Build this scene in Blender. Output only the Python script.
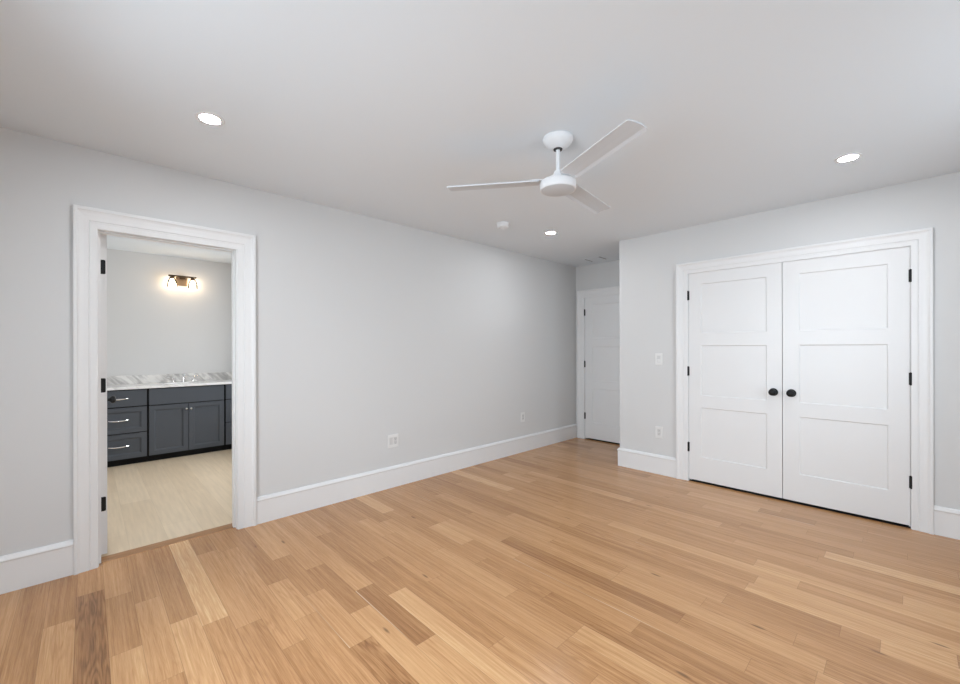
import bpy, bmesh, math, random
from mathutils import Vector, Matrix

scene = bpy.context.scene
for o in list(bpy.data.objects):
    bpy.data.objects.remove(o)

# ------------------------------------------------------------------ camera
CAM = Vector((3.3511, 0.0, 1.30))
YAW, ROLL = 0.8054, -0.0024
F_PX, SHIFT_PX = 409.17, 6.70
fwd = Vector((-math.sin(YAW), math.cos(YAW), 0.0))
rgt0 = Vector((math.cos(YAW), math.sin(YAW), 0.0))
up0 = Vector((0, 0, 1.0))
rgt = rgt0 * math.cos(ROLL) + up0 * math.sin(ROLL)
upv = up0 * math.cos(ROLL) - rgt0 * math.sin(ROLL)
cam_data = bpy.data.cameras.new('camera')
cam_data.sensor_fit = 'HORIZONTAL'
cam_data.sensor_width = 36.0
cam_data.lens = F_PX / 960.0 * 36.0
cam_data.shift_y = SHIFT_PX / 960.0
cam_data.clip_start = 0.02
cam = bpy.data.objects.new('camera', cam_data)
M = Matrix.Identity(4)
for i in range(3):
    M[i][0] = rgt[i]; M[i][1] = upv[i]; M[i][2] = -fwd[i]; M[i][3] = CAM[i]
cam.matrix_world = M
scene.collection.objects.link(cam)
scene.camera = cam

# ------------------------------------------------------------------ world, daylight, exposure
vs = scene.view_settings
vs.view_transform = 'Standard'
vs.look = 'None'
vs.gamma = 1.0
vs.use_curve_mapping = False
vs.exposure = -0.08

world = bpy.data.worlds.new('sky')
scene.world = world
world.use_nodes = True
wn = world.node_tree
bg = wn.nodes['Background']
bg.inputs['Color'].default_value = (0.80, 0.90, 1.0, 1)
bg.inputs['Strength'].default_value = 1.2


def area(name, loc, direction, sx, sy, power, color):
    l = bpy.data.lights.new(name, 'AREA')
    l.shape = 'RECTANGLE'
    l.size = sx
    l.size_y = sy
    l.energy = power
    l.color = color
    o = bpy.data.objects.new(name, l)
    o.location = loc
    o.rotation_euler = Vector(direction).to_track_quat('-Z', 'Z').to_euler()
    scene.collection.objects.link(o)
    return o


DAY = (0.8, 0.905, 1.0)
area('daylight_back_window', (2.220, -1.150, 1.38), (0, 1, -0.78), 1.90, 1.35, 133, DAY)
area('fill_side_window', (4.80, 2.550, 1.45), (-1, 0, -0.6), 1.70, 1.30, 44, DAY)  # fill for the added side window, evens out left wall and ceiling
area('fill_bath_window', (-1.55, 2.85, 1.55), (0, -1, -0.2), 1.10, 1.20, 100, (0.955, 0.97, 0.985))  # added to light the bathroom, through a made-up window out of view

# ------------------------------------------------------------------ helpers
HC = 2.492          # ceiling height
YC = 4.267          # closet wall face
YF = 5.171          # alcove end wall face
XC = 1.148          # closet corner
XR = 4.45           # right wall face
YB = -0.85          # back wall face
XB = -3.17          # bathroom vanity wall face
WT = 0.125          # wall thickness


def tag(o, label=None, cat=None, group=None, kind=None):
    if label: o['label'] = label
    if cat: o['category'] = cat
    if group: o['group'] = group
    if kind: o['kind'] = kind
    return o


def link(name, bm, mat, parent=None, smooth=False, bevel=0.0, seg=2):
    bmesh.ops.remove_doubles(bm, verts=bm.verts, dist=1e-6)
    bmesh.ops.recalc_face_normals(bm, faces=bm.faces)
    me = bpy.data.meshes.new(name)
    bm.to_mesh(me)
    bm.free()
    me.materials.append(mat)
    if smooth:
        for p in me.polygons:
            p.use_smooth = True
    o = bpy.data.objects.new(name, me)
    scene.collection.objects.link(o)
    if parent is not None:
        o.parent = parent
        o.matrix_parent_inverse = Matrix.Identity(4)
        o.location = -world_loc(parent)
    if smooth:
        try:
            me.set_sharp_from_angle(angle=math.radians(35))
        except Exception:
            pass
    if bevel:
        m = o.modifiers.new('bevel', 'BEVEL')
        m.width = bevel
        m.segments = seg
        m.limit_method = 'ANGLE'
        m.angle_limit = math.radians(40)
    return o


def world_loc(o):
    v = Vector((0, 0, 0))
    while o is not None:
        v += o.location
        o = o.parent
    return v


def empty(name, loc):
    o = bpy.data.objects.new(name, None)
    o.location = loc
    o.empty_display_size = 0.05
    scene.collection.objects.link(o)
    return o


def box(bm, x0, x1, y0, y1, z0, z1):
    vs_ = [bm.verts.new((x, y, z)) for x in (x0, x1) for y in (y0, y1) for z in (z0, z1)]
    for f in ((0, 1, 3, 2), (4, 6, 7, 5), (0, 4, 5, 1), (2, 3, 7, 6), (0, 2, 6, 4), (1, 5, 7, 3)):
        bm.faces.new([vs_[i] for i in f])


def boxmesh(name, x0, x1, y0, y1, z0, z1, mat, parent=None, bevel=0.0):
    bm = bmesh.new()
    box(bm, x0, x1, y0, y1, z0, z1)
    return link(name, bm, mat, parent, bevel=bevel)


def lathe(bm, prof, origin, axis='Z', n=40, sign=1):
    """prof: list of (r, h). axis: direction of h."""
    ox, oy, oz = origin
    rings = []
    for r, h in prof:
        h *= sign
        ring = []
        cnt = 1 if r < 1e-6 else n
        for i in range(cnt):
            a = 2 * math.pi * i / n
            c, s = r * math.cos(a), r * math.sin(a)
            if axis == 'Z': p = (ox + c, oy + s, oz + h)
            elif axis == 'X': p = (ox + h, oy + c, oz + s)
            else: p = (ox + c, oy + h, oz + s)
            ring.append(bm.verts.new(p))
        rings.append(ring)
    for a, b in zip(rings, rings[1:]):
        for i in range(n):
            j = (i + 1) % n
            q = [a[i % len(a)], a[j % len(a)], b[j % len(b)], b[i % len(b)]]
            u = []
            for v in q:
                if v not in u: u.append(v)
            if len(u) >= 3:
                try: bm.faces.new(u)
                except ValueError: pass
    for r in (rings[0], rings[-1]):
        if len(r) > 2:
            bm.faces.new(r)


def lathemesh(name, prof, origin, mat, parent=None, axis='Z', n=40, sign=1):
    bm = bmesh.new()
    lathe(bm, prof, origin, axis, n, sign)
    return link(name, bm, mat, parent, smooth=True)


def tube(bm, pts, r, n=12):
    pts = [Vector(p) for p in pts]
    rings = []
    for i, p in enumerate(pts):
        d = (pts[min(i + 1, len(pts) - 1)] - pts[max(i - 1, 0)]).normalized()
        ref = Vector((0, 0, 1)) if abs(d.z) < 0.9 else Vector((1, 0, 0))
        u = d.cross(ref).normalized()
        w = d.cross(u)
        rr = r[i] if isinstance(r, (list, tuple)) else r
        rings.append([bm.verts.new(p + (u * math.cos(2 * math.pi * k / n) + w * math.sin(2 * math.pi * k / n)) * rr) for k in range(n)])
    for a, b in zip(rings, rings[1:]):
        for k in range(n):
            bm.faces.new((a[k], a[(k + 1) % n], b[(k + 1) % n], b[k]))
    bm.faces.new(rings[0])
    bm.faces.new(rings[-1])


def slab_with_holes(bm, a0, a1, b0, b1, holes, d0, d1, put):
    """solid plate in (a,b) between depths d0,d1, with rectangular holes; one connected shell."""
    A = sorted({a0, a1, *[h[0] for h in holes], *[h[1] for h in holes]})
    B = sorted({b0, b1, *[h[2] for h in holes], *[h[3] for h in holes]})
    A = [a for a in A if a0 <= a <= a1]
    B = [b for b in B if b0 <= b <= b1]
    def solid(i, j):
        if i < 0 or j < 0 or i >= len(A) - 1 or j >= len(B) - 1: return False
        ca, cb = (A[i] + A[i + 1]) / 2, (B[j] + B[j + 1]) / 2
        return not any(h[0] < ca < h[1] and h[2] < cb < h[3] for h in holes)
    cache = {}
    def v(i, j, k):
        key = (i, j, k)
        if key not in cache:
            cache[key] = bm.verts.new(put(A[i], B[j], (d0, d1)[k]))
        return cache[key]
    for i in range(len(A) - 1):
        for j in range(len(B) - 1):
            if not solid(i, j): continue
            bm.faces.new((v(i, j, 0), v(i + 1, j, 0), v(i + 1, j + 1, 0), v(i, j + 1, 0)))
            bm.faces.new((v(i, j, 1), v(i, j + 1, 1), v(i + 1, j + 1, 1), v(i + 1, j, 1)))
            if not solid(i - 1, j): bm.faces.new((v(i, j, 0), v(i, j + 1, 0), v(i, j + 1, 1), v(i, j, 1)))
            if not solid(i + 1, j): bm.faces.new((v(i + 1, j, 0), v(i + 1, j, 1), v(i + 1, j + 1, 1), v(i + 1, j + 1, 0)))
            if not solid(i, j - 1): bm.faces.new((v(i, j, 0), v(i, j, 1), v(i + 1, j, 1), v(i + 1, j, 0)))
            if not solid(i, j + 1): bm.faces.new((v(i, j + 1, 0), v(i + 1, j + 1, 0), v(i + 1, j + 1, 1), v(i, j + 1, 1)))


def sweep(bm, prof, stations):
    """prof: closed list of (t, d); stations: list of functions (t,d)->point."""
    rings = [[bm.verts.new(st(t, d)) for t, d in prof] for st in stations]
    n = len(prof)
    for a, b in zip(rings, rings[1:]):
        for k in range(n):
            bm.faces.new((a[k], a[(k + 1) % n], b[(k + 1) % n], b[k]))
    bm.faces.new(rings[0])
    bm.faces.new(rings[-1])


# ------------------------------------------------------------------ materials
def new_mat(name):
    m = bpy.data.materials.new(name)
    m.use_nodes = True
    nt = m.node_tree
    return m, nt, nt.nodes['Principled BSDF']


def simple(name, col, rough, metal=0.0, spec=0.5, bump=0.0, bscale=300.0, mottled=0.0):
    m, nt, p = new_mat(name)
    p.inputs['Roughness'].default_value = rough
    p.inputs['Metallic'].default_value = metal
    p.inputs['Specular IOR Level'].default_value = spec
    tc = nt.nodes.new('ShaderNodeTexCoord')
    nz = nt.nodes.new('ShaderNodeTexNoise')
    nz.inputs['Scale'].default_value = bscale
    nz.inputs['Detail'].default_value = 3
    nt.links.new(tc.outputs['Object'], nz.inputs['Vector'])
    mp = nt.nodes.new('ShaderNodeMixRGB')
    mp.blend_type = 'MIX'
    k = 1 - mottled
    mp.inputs[1].default_value = (col[0] * k, col[1] * k, col[2] * k, 1)
    mp.inputs[2].default_value = (min(1, col[0] * (1 + mottled)), min(1, col[1] * (1 + mottled)), min(1, col[2] * (1 + mottled)), 1)
    nt.links.new(nz.outputs['Fac'], mp.inputs[0])
    nt.links.new(mp.outputs[0], p.inputs['Base Color'])
    if bump:
        b = nt.nodes.new('ShaderNodeBump')
        b.inputs['Strength'].default_value = bump
        b.inputs['Distance'].default_value = 0.001
        nt.links.new(nz.outputs['Fac'], b.inputs['Height'])
        nt.links.new(b.outputs[0], p.inputs['Normal'])
    return m


def emit(name, col, strength):
    m, nt, p = new_mat(name)
    p.inputs['Base Color'].default_value = (*col, 1)
    p.inputs['Emission Color'].default_value = (*col, 1)
    p.inputs['Emission Strength'].default_value = strength
    return m


WALL = simple('grey_wall_paint', (0.675, 0.675, 0.672), 0.75, spec=0.25, bump=0.06, mottled=0.01)
CEIL = simple('white_ceiling_paint', (0.775, 0.82, 0.86), 0.9, spec=0.15, mottled=0.008)
TRIM = simple('white_trim_paint', (0.80, 0.80, 0.80), 0.38, spec=0.45, mottled=0.005)
DOOR = simple('white_door_paint', (0.785, 0.785, 0.785), 0.38, spec=0.55, mottled=0.005, bump=0.03, bscale=120)
BLACK = simple('black_metal', (0.008, 0.008, 0.009), 0.42, spec=0.3)
CHROME = simple('polished_chrome', (0.86, 0.86, 0.87), 0.12, metal=1.0)
CAB = simple('slate_cabinet_paint', (0.080, 0.091, 0.109), 0.42, spec=0.45)
SHADOW = simple('shadow_black', (0.012, 0.012, 0.013), 0.7, spec=0.2)  # near black stands for shade in toe kick, cabinet gaps and under doors
BLADE_SHADED = simple('shaded_white_blade', (0.62, 0.65, 0.685), 0.45, spec=0.4)  # greyed below fan white; underside shade put into the blade colour
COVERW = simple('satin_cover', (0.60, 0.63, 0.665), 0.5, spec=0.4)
FANW = simple('white_fan_plastic', (0.78, 0.785, 0.795), 0.45, spec=0.4)
PLAST = simple('white_switch_plastic', (0.80, 0.80, 0.79), 0.35)
PLAST2 = simple('soft_white_receptacle', (0.66, 0.66, 0.655), 0.4)
SLOT = simple('dark_slot', (0.03, 0.03, 0.03), 0.6)
DARKGREY = simple('slot_shade_grey', (0.28, 0.28, 0.28), 0.6)
BRONZE = simple('dark_bronze', (0.10, 0.07, 0.045), 0.4, metal=0.8)
BRASS = simple('aged_brass', (0.27, 0.20, 0.135), 0.4, metal=0.8)
CERAM = simple('white_ceramic', (0.85, 0.85, 0.85), 0.1)
CAN = emit('led_lens', (0.93, 0.965, 1.0), 300.0)
BULB = emit('warm_bulb', (1.0, 0.76, 0.50), 36.0)


def glassy(name, refl, tint=(1, 1, 1)):
    m = bpy.data.materials.new(name)
    m.use_nodes = True
    nt = m.node_tree
    nt.nodes.clear()
    out = nt.nodes.new('ShaderNodeOutputMaterial')
    tr = nt.nodes.new('ShaderNodeBsdfTransparent')
    tr.inputs[0].default_value = (*tint, 1)
    gl = nt.nodes.new('ShaderNodeBsdfGlossy')
    gl.inputs['Roughness'].default_value = 0.03
    fr = nt.nodes.new('ShaderNodeFresnel')
    fr.inputs['IOR'].default_value = refl
    mx = nt.nodes.new('ShaderNodeMixShader')
    nt.links.new(fr.outputs[0], mx.inputs[0])
    nt.links.new(tr.outputs[0], mx.inputs[1])
    nt.links.new(gl.outputs[0], mx.inputs[2])
    nt.links.new(mx.outputs[0], out.inputs['Surface'])
    return m


PANE = glassy('window_glass', 1.3)
SHADE = glassy('clear_shade_glass', 1.22, (0.98, 0.98, 0.98))


def oak_material():
    m, nt, p = new_mat('oak_planks')
    N, L = nt.nodes.new, nt.links.new
    tone = N('ShaderNodeAttribute'); tone.attribute_name = 'tone'       # r: tone, g: cathedral amount, b: seed
    uv1 = N('ShaderNodeUVMap'); uv1.uv_map = 'along_across'
    uv2 = N('ShaderNodeUVMap'); uv2.uv_map = 'ends'
    sep = N('ShaderNodeSeparateColor'); L(tone.outputs['Color'], sep.inputs[0])
    s1 = N('ShaderNodeSeparateXYZ'); L(uv1.outputs[0], s1.inputs[0])
    s2 = N('ShaderNodeSeparateXYZ'); L(uv2.outputs[0], s2.inputs[0])

    def math_(op, a, b=None, c=None):
        n = N('ShaderNodeMath'); n.operation = op
        for i, x in enumerate((a, b, c)):
            if x is None: continue
            if isinstance(x, (int, float)): n.inputs[i].default_value = x
            else: L(x, n.inputs[i])
        return n.outputs[0]
    along, across, seed = s1.outputs[0], s1.outputs[1], sep.outputs[2]
    seedz = math_('MULTIPLY', seed, 91.0)

    def vec(sx, sy):
        c = N('ShaderNodeCombineXYZ')
        L(math_('MULTIPLY', along, sx), c.inputs[0])
        L(math_('MULTIPLY', across, sy), c.inputs[1])
        L(seedz, c.inputs[2])
        return c.outputs[0]

    def noise(sx, sy, detail, rough=0.55):
        n = N('ShaderNodeTexNoise'); n.inputs['Scale'].default_value = 1.0
        n.inputs['Detail'].default_value = detail; n.inputs['Roughness'].default_value = rough
        L(vec(sx, sy), n.inputs['Vector'])
        return n.outputs['Fac']
    fine = noise(9.0, 34.0, 5, 0.72)         # pores
    streak = noise(1.3, 9.0, 3, 0.6)         # long soft streaks
    broad = noise(0.9, 1.2, 2, 0.5)          # slow colour drift
    ringn = noise(1.5, 2.3, 2, 0.45)
    rings = math_('MULTIPLY_ADD', math_('SINE', math_('MULTIPLY', ringn, 66.0)), 0.5, 0.5)
    rings = math_('POWER', rings, 1.6)
    # tone value in 0..1
    t = sep.outputs[0]
    t = math_('ADD', t, math_('MULTIPLY', math_('SUBTRACT', streak, 0.5), 0.55))
    t = math_('ADD', t, math_('MULTIPLY', math_('SUBTRACT', fine, 0.5), 0.55))
    t = math_('ADD', t, math_('MULTIPLY', math_('SUBTRACT', broad, 0.5), 0.30))
    cath = math_('MULTIPLY', math_('SUBTRACT', rings, 0.45), math_('MULTIPLY', sep.outputs[1], -0.17))
    t = math_('ADD', t, cath)
    ramp = N('ShaderNodeValToRGB')
    cr = ramp.color_ramp
    stops = [(0.0, (0.155, 0.066, 0.023)), (0.25, (0.318, 0.148, 0.057)), (0.5, (0.488, 0.252, 0.107)), (0.75, (0.63, 0.362, 0.171)), (1.0, (0.80, 0.56, 0.32))]
    cr.elements[0].position, cr.elements[0].color = stops[0][0], (*stops[0][1], 1)
    cr.elements[1].position, cr.elements[1].color = stops[-1][0], (*stops[-1][1], 1)
    for pos, c in stops[1:-1]:
        e = cr.elements.new(pos); e.color = (*c, 1)
    L(t, ramp.inputs[0])
    # pale sapwood edge on some boards
    sap_n = noise(0.8, 0.01, 2)
    edge = math_('ADD', across, math_('MULTIPLY', math_('SUBTRACT', sap_n, 0.5), 0.5))
    lim = math_('MULTIPLY_ADD', tone.outputs['Alpha'], 0.26, -0.3)
    sapf = N('ShaderNodeMapRange'); sapf.interpolation_type = 'SMOOTHSTEP'
    L(math_('SUBTRACT', edge, lim), sapf.inputs[0])
    sapf.inputs[1].default_value = 0.0; sapf.inputs[2].default_value = 0.05
    sapf.inputs[3].default_value = 0.7; sapf.inputs[4].default_value = 0.0
    sap = N('ShaderNodeMixRGB'); sap.inputs[2].default_value = (0.74, 0.53, 0.33, 1)
    L(sapf.outputs[0], sap.inputs[0]); L(ramp.outputs[0], sap.inputs[1])
    # knots: rare dark flecks
    kn = N('ShaderNodeTexVoronoi'); kn.inputs['Scale'].default_value = 1.0
    L(vec(2.6, 1.15), kn.inputs['Vector'])
    kf = N('ShaderNodeMapRange'); kf.interpolation_type = 'SMOOTHSTEP'
    L(kn.outputs['Distance'], kf.inputs[0])
    kf.inputs[1].default_value = 0.035; kf.inputs[2].default_value = 0.11
    kf.inputs[3].default_value = 1.0; kf.inputs[4].default_value = 0.0
    ksel = N('ShaderNodeSeparateColor'); L(kn.outputs['Color'], ksel.inputs[0])
    kamt = math_('MULTIPLY', kf.outputs[0], math_('MULTIPLY', math_('GREATER_THAN', ksel.outputs[0], 0.78), 0.7))
    kmix = N('ShaderNodeMixRGB'); kmix.inputs[2].default_value = (0.10, 0.05, 0.022, 1)
    L(kamt, kmix.inputs[0]); L(sap.outputs[0], kmix.inputs[1])
    # tight joints between boards
    e1 = math_('MINIMUM', across, math_('SUBTRACT', 1.0, across))
    e1 = math_('MULTIPLY', e1, 0.1078)
    e2 = math_('MINIMUM', s2.outputs[0], s2.outputs[1])
    e = math_('MINIMUM', e1, e2)
    jf = N('ShaderNodeMapRange'); L(e, jf.inputs[0])
    jf.inputs[1].default_value = 0.0004; jf.inputs[2].default_value = 0.0013
    jf.inputs[3].default_value = 0.45; jf.inputs[4].default_value = 0.0
    jm = N('ShaderNodeMixRGB'); jm.inputs[2].default_value = (0.13, 0.06, 0.028, 1)
    L(jf.outputs[0], jm.inputs[0]); L(kmix.outputs[0], jm.inputs[1])
    L(jm.outputs[0], p.inputs['Base Color'])
    p.inputs['Roughness'].default_value = 0.25
    p.inputs['Specular IOR Level'].default_value = 0.5
    bp = N('ShaderNodeBump'); bp.inputs['Strength'].default_value = 0.05; bp.inputs['Distance'].default_value = 0.001
    L(fine, bp.inputs['Height']); L(bp.outputs[0], p.inputs['Normal'])
    return m


OAK = oak_material()


def oak_plain():
    m, nt, p = new_mat('oak_threshold')
    tc = nt.nodes.new('ShaderNodeTexCoord')
    mp = nt.nodes.new('ShaderNodeMapping'); mp.inputs['Scale'].default_value = (140, 5, 5)
    nz = nt.nodes.new('ShaderNodeTexNoise'); nz.inputs['Scale'].default_value = 1.0; nz.inputs['Detail'].default_value = 4
    cr = nt.nodes.new('ShaderNodeValToRGB')
    cr.color_ramp.elements[0].color = (0.27, 0.125, 0.05, 1); cr.color_ramp.elements[0].position = 0.3
    cr.color_ramp.elements[1].color = (0.44, 0.235, 0.105, 1); cr.color_ramp.elements[1].position = 0.7
    nt.links.new(tc.outputs['Object'], mp.inputs[0]); nt.links.new(mp.outputs[0], nz.inputs['Vector'])
    nt.links.new(nz.outputs['Fac'], cr.inputs[0]); nt.links.new(cr.outputs[0], p.inputs['Base Color'])
    p.inputs['Roughness'].default_value = 0.38
    return m


OAK2 = oak_plain()


def bath_tile():
    m, nt, p = new_mat('pale_plank_tile')
    N, L = nt.nodes.new, nt.links.new
    tc = N('ShaderNodeTexCoord')
    br = N('ShaderNodeTexBrick')
    br.inputs['Scale'].default_value = 1.0
    br.inputs['Brick Width'].default_value = 1.2
    br.inputs['Row Height'].default_value = 0.2
    br.inputs['Mortar Size'].default_value = 0.0012
    br.inputs['Color1'].default_value = (0.65, 0.525, 0.375, 1)
    br.inputs['Color2'].default_value = (0.71, 0.585, 0.43, 1)
    br.inputs['Mortar'].default_value = (0.58, 0.47, 0.335, 1)
    br.offset = 0.37
    L(tc.outputs['Object'], br.inputs['Vector'])
    mp = N('ShaderNodeMapping'); mp.inputs['Scale'].default_value = (3.0, 45, 1)
    L(tc.outputs['Object'], mp.inputs[0])
    nz = N('ShaderNodeTexNoise'); nz.inputs['Scale'].default_value = 1.0; nz.inputs['Detail'].default_value = 4
    L(mp.outputs[0], nz.inputs['Vector'])
    mr = N('ShaderNodeMapRange'); mr.inputs[3].default_value = 0.84; mr.inputs[4].default_value = 1.14
    L(nz.outputs['Fac'], mr.inputs[0])
    mx = N('ShaderNodeMixRGB'); mx.blend_type = 'MULTIPLY'; mx.inputs[0].default_value = 1.0
    L(br.outputs[0], mx.inputs[1]); L(mr.outputs[0], mx.inputs[2])
    L(mx.outputs[0], p.inputs['Base Color'])
    p.inputs['Roughness'].default_value = 0.45
    p.inputs['Specular IOR Level'].default_value = 0.4
    return m


TILE = bath_tile()


def marble(name, dark, light, p0, p1):
    m, nt, p = new_mat(name)
    N, L = nt.nodes.new, nt.links.new
    tc = N('ShaderNodeTexCoord')
    comb = N('ShaderNodeCombineXYZ')
    for i, v in enumerate(((6.0, 16.0, 16.0), (3.0, 3.0, -3.0), (4.0, 1.0, 1.0))):
        d = N('ShaderNodeVectorMath'); d.operation = 'DOT_PRODUCT'
        d.inputs[1].default_value = v
        L(tc.outputs['Object'], d.inputs[0]); L(d.outputs['Value'], comb.inputs[i])
    nz = N('ShaderNodeTexNoise'); nz.inputs['Scale'].default_value = 1.0; nz.inputs['Detail'].default_value = 5
    nz.inputs['Distortion'].default_value = 0.5
    L(comb.outputs[0], nz.inputs['Vector'])
    cr = N('ShaderNodeValToRGB')
    cr.color_ramp.elements[0].position = p0; cr.color_ramp.elements[0].color = (*dark, 1)
    cr.color_ramp.elements[1].position = p1; cr.color_ramp.elements[1].color = (*light, 1)
    L(nz.outputs['Fac'], cr.inputs[0]); L(cr.outputs[0], p.inputs['Base Color'])
    p.inputs['Roughness'].default_value = 0.18
    return m


MARBLE = marble('grey_veined_marble', (0.47, 0.46, 0.45), (0.82, 0.81, 0.79), 0.36, 0.58)
MARBLE_LIT = marble('lit_marble', (0.70, 0.70, 0.69), (0.90, 0.90, 0.90), 0.30, 0.50)  # paler marble copy; light caught by the polished edge put into the colour

# ------------------------------------------------------------------ room shell
BX0, BX1 = XB, -WT                  # bathroom x range
BY0, BY1 = -0.16, 2.55              # bathroom y range
DOY0, DOY1, DOZ = 0.040, 0.796, 2.036   # rough opening of the bathroom doorway


def struct(name, bm, mat, label, cat='wall', **k):
    return tag(link(name, bm, mat, **k), label, cat, kind='structure')


# ceiling slab over everything
bm = bmesh.new(); box(bm, XB - 0.2, XR + 0.15, YB - 0.15, YF + 1.5, HC, HC + 0.12)
struct('ceiling', bm, CEIL, 'smooth white painted ceiling over bedroom and bathroom', 'ceiling')

# left wall with bathroom doorway
bm = bmesh.new()
slab_with_holes(bm, YB - 0.15, YF + 0.15, -0.1, HC, [(DOY0, DOY1, -0.2, DOZ)], 0.0, -WT, lambda a, b, d: (d, a, b))
struct('wall_left', bm, WALL, 'long light grey wall with the open bathroom doorway')

# closet wall with double door opening
KX0, KX1, KZ = 1.856, 3.389, 2.045
bm = bmesh.new()
slab_with_holes(bm, XC, XR + 0.15, -0.1, HC, [(KX0, KX1, -0.2, KZ)], YC, YC + WT, lambda a, b, d: (a, d, b))
struct('wall_closet', bm, WALL, 'light grey wall around the double closet doors')

# closet return wall (alcove side)
bm = bmesh.new(); box(bm, XC, XC + WT, YC + WT, YF, -0.1, HC)
struct('wall_alcove', bm, WALL, 'short grey return wall between the closet and the far door')

# far wall with door opening
FX0, FX1, FZ = 0.132, 0.932, 2.045
bm = bmesh.new()
slab_with_holes(bm, 0.0, XR + 0.15, -0.1, HC, [(FX0, FX1, -0.2, FZ)], YF, YF + WT, lambda a, b, d: (a, d, b))
struct('wall_far', bm, WALL, 'grey end wall of the alcove around the far door')

# back wall with window, right wall with added fill window (behind the camera)
W1 = (1.27, 3.17, 0.78, 2.02)
bm = bmesh.new()
slab_with_holes(bm, 0.0, XR + 0.15, -0.1, HC, [W1], YB, YB - 0.15, lambda a, b, d: (a, d, b))
struct('wall_back', bm, WALL, 'grey wall with a double window behind the viewer')
W2 = (1.7, 3.4, 0.78, 2.02)
bm = bmesh.new()
slab_with_holes(bm, YB, YF, -0.1, HC, [W2], XR, XR + 0.15, lambda a, b, d: (d, a, b))
struct('wall_right', bm, WALL, 'grey side wall with an added double window opposite the doorway')

# bathroom walls
bm = bmesh.new(); box(bm, XB - 0.12, XB, BY0 - 0.12, BY1 + 0.12, -0.1, HC)
struct('wall_vanity', bm, WALL, 'pale grey bathroom wall behind the vanity')
bm = bmesh.new(); box(bm, XB, -WT, BY0 - 0.12, BY0, -0.1, HC)
struct('wall_bath_left', bm, WALL, 'grey bathroom side wall behind the open door')
W3 = (-2.10, -1.00, 0.95, 2.05)
bm = bmesh.new()
slab_with_holes(bm, XB, -WT, -0.1, HC, [W3], BY1, BY1 + 0.12, lambda a, b, d: (a, d, b))
struct('wall_bath_right', bm, WALL, 'grey bathroom side wall with an added window')

# floors
random.seed(11)
PITCH, ROW0 = 0.1078, -0.042
# boards read off the photograph: row -> list of (end of board x, tone, figure)
known = {
    -3: [(0.95, .55, .1), (2.2, .50, .2)],
    -2: [(1.02, .42, .1), (2.3, .58, .4)],
    -1: [(0.565, .40, .1), (1.75, .60, .7)],
    0: [(0.335, .44, .2), (1.95, .24, .9)],
    1: [(0.466, .56, .2), (1.02, .42, .1), (2.1, .62, .4)],
    2: [(0.62, .44, .1), (1.33, .58, .3), (2.6, .50, .3)],
    3: [(0.94, .36, .2), (2.05, .66, .6)],
    4: [(1.06, .74, .5), (2.25, .46, .5)],
    5: [(0.25, .38, .1), (1.195, .53, .2), (2.4, .42, .4)],
    6: [(0.30, .50, .1), (1.484, .51, .5), (2.5, .40, .3)],
    7: [(0.915, .40, .2), (1.324, .52, .6), (2.6, .50, .3)],
    8: [(0.65, .60, .1), (1.16, .42, .2), (1.675, .55, .3), (2.35, .30, 1.0)],
    9: [(0.907, .56, .2), (1.459, .36, .2), (2.6, .63, .2)],
    10: [(1.303, .52, .2), (1.864, .34, .2), (2.7, .62, .5)],
    11: [(0.52, .48, .1), (1.456, .40, .2), (2.75, .70, .1)],
    12: [(1.10, .46, .1), (2.094, .36, .4), (2.6, .52, .7)],
    13: [(1.50, .50, .1), (2.5, .46, .1)],
    14: [(0.484, .42, .1), (0.841, .60, .1), (2.3, .52, .1)],
    16: [(0.49, .72, .1), (1.55, .48, .1)],
    17: [(0.936, .48, .1), (1.31, .68, .1), (2.478, .50, .1), (3.7, .40, .1)],
    18: [(0.936, .46, .1), (1.667, .62, .1), (2.9, .50, .1)],
    19: [(1.455, .50, .1), (2.6, .30, .1)],
    22: [(1.2, .46, .1), (2.697, .56, .1), (3.9, .42, .1)],
    23: [(1.6, .42, .1), (3.14, .40, .1), (3.272, .44, .1), (4.4, .66, .1)],
    25: [(0.9, .5, .1), (2.089, .56, .1), (2.766, .44, .1), (3.9, .62, .1)],
    27: [(1.3, .44, .1), (2.716, .48, .1), (3.9, .66, .1)],
    28: [(2.0, .5, .1), (3.338, .46, .1), (4.2, .66, .1)],
}
bm = bmesh.new()
col = bm.loops.layers.float_color.new('tone')
uv1 = bm.loops.layers.uv.new('along_across')
uv2 = bm.loops.layers.uv.new('ends')


SAP = {(10, 1), (13, 1), (14, 0), (17, 1), (18, 2), (22, 2), (25, 2), (26, 1), (8, 2), (6, 2), (12, 2)}


def board(xa, xb, ya, yb, across0, across1, tone, fig, off, sap=0.0):
    vs_ = [bm.verts.new(p) for p in ((xa, ya, 0), (xb, ya, 0), (xb, yb, 0), (xa, yb, 0))]
    f = bm.faces.new(vs_)
    sd = random.random()
    tone = 0.5 + (tone - 0.5) * 1.0
    for lp, (u, v) in zip(f.loops, ((0, across0), (1, across0), (1, across1), (0, across1))):
        lp[col] = (tone, fig, sd, sap)
        lp[uv1].uv = (u * (xb - xa) + off, v)
        lp[uv2].uv = (u * (xb - xa), (1 - u) * (xb - xa))


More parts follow.
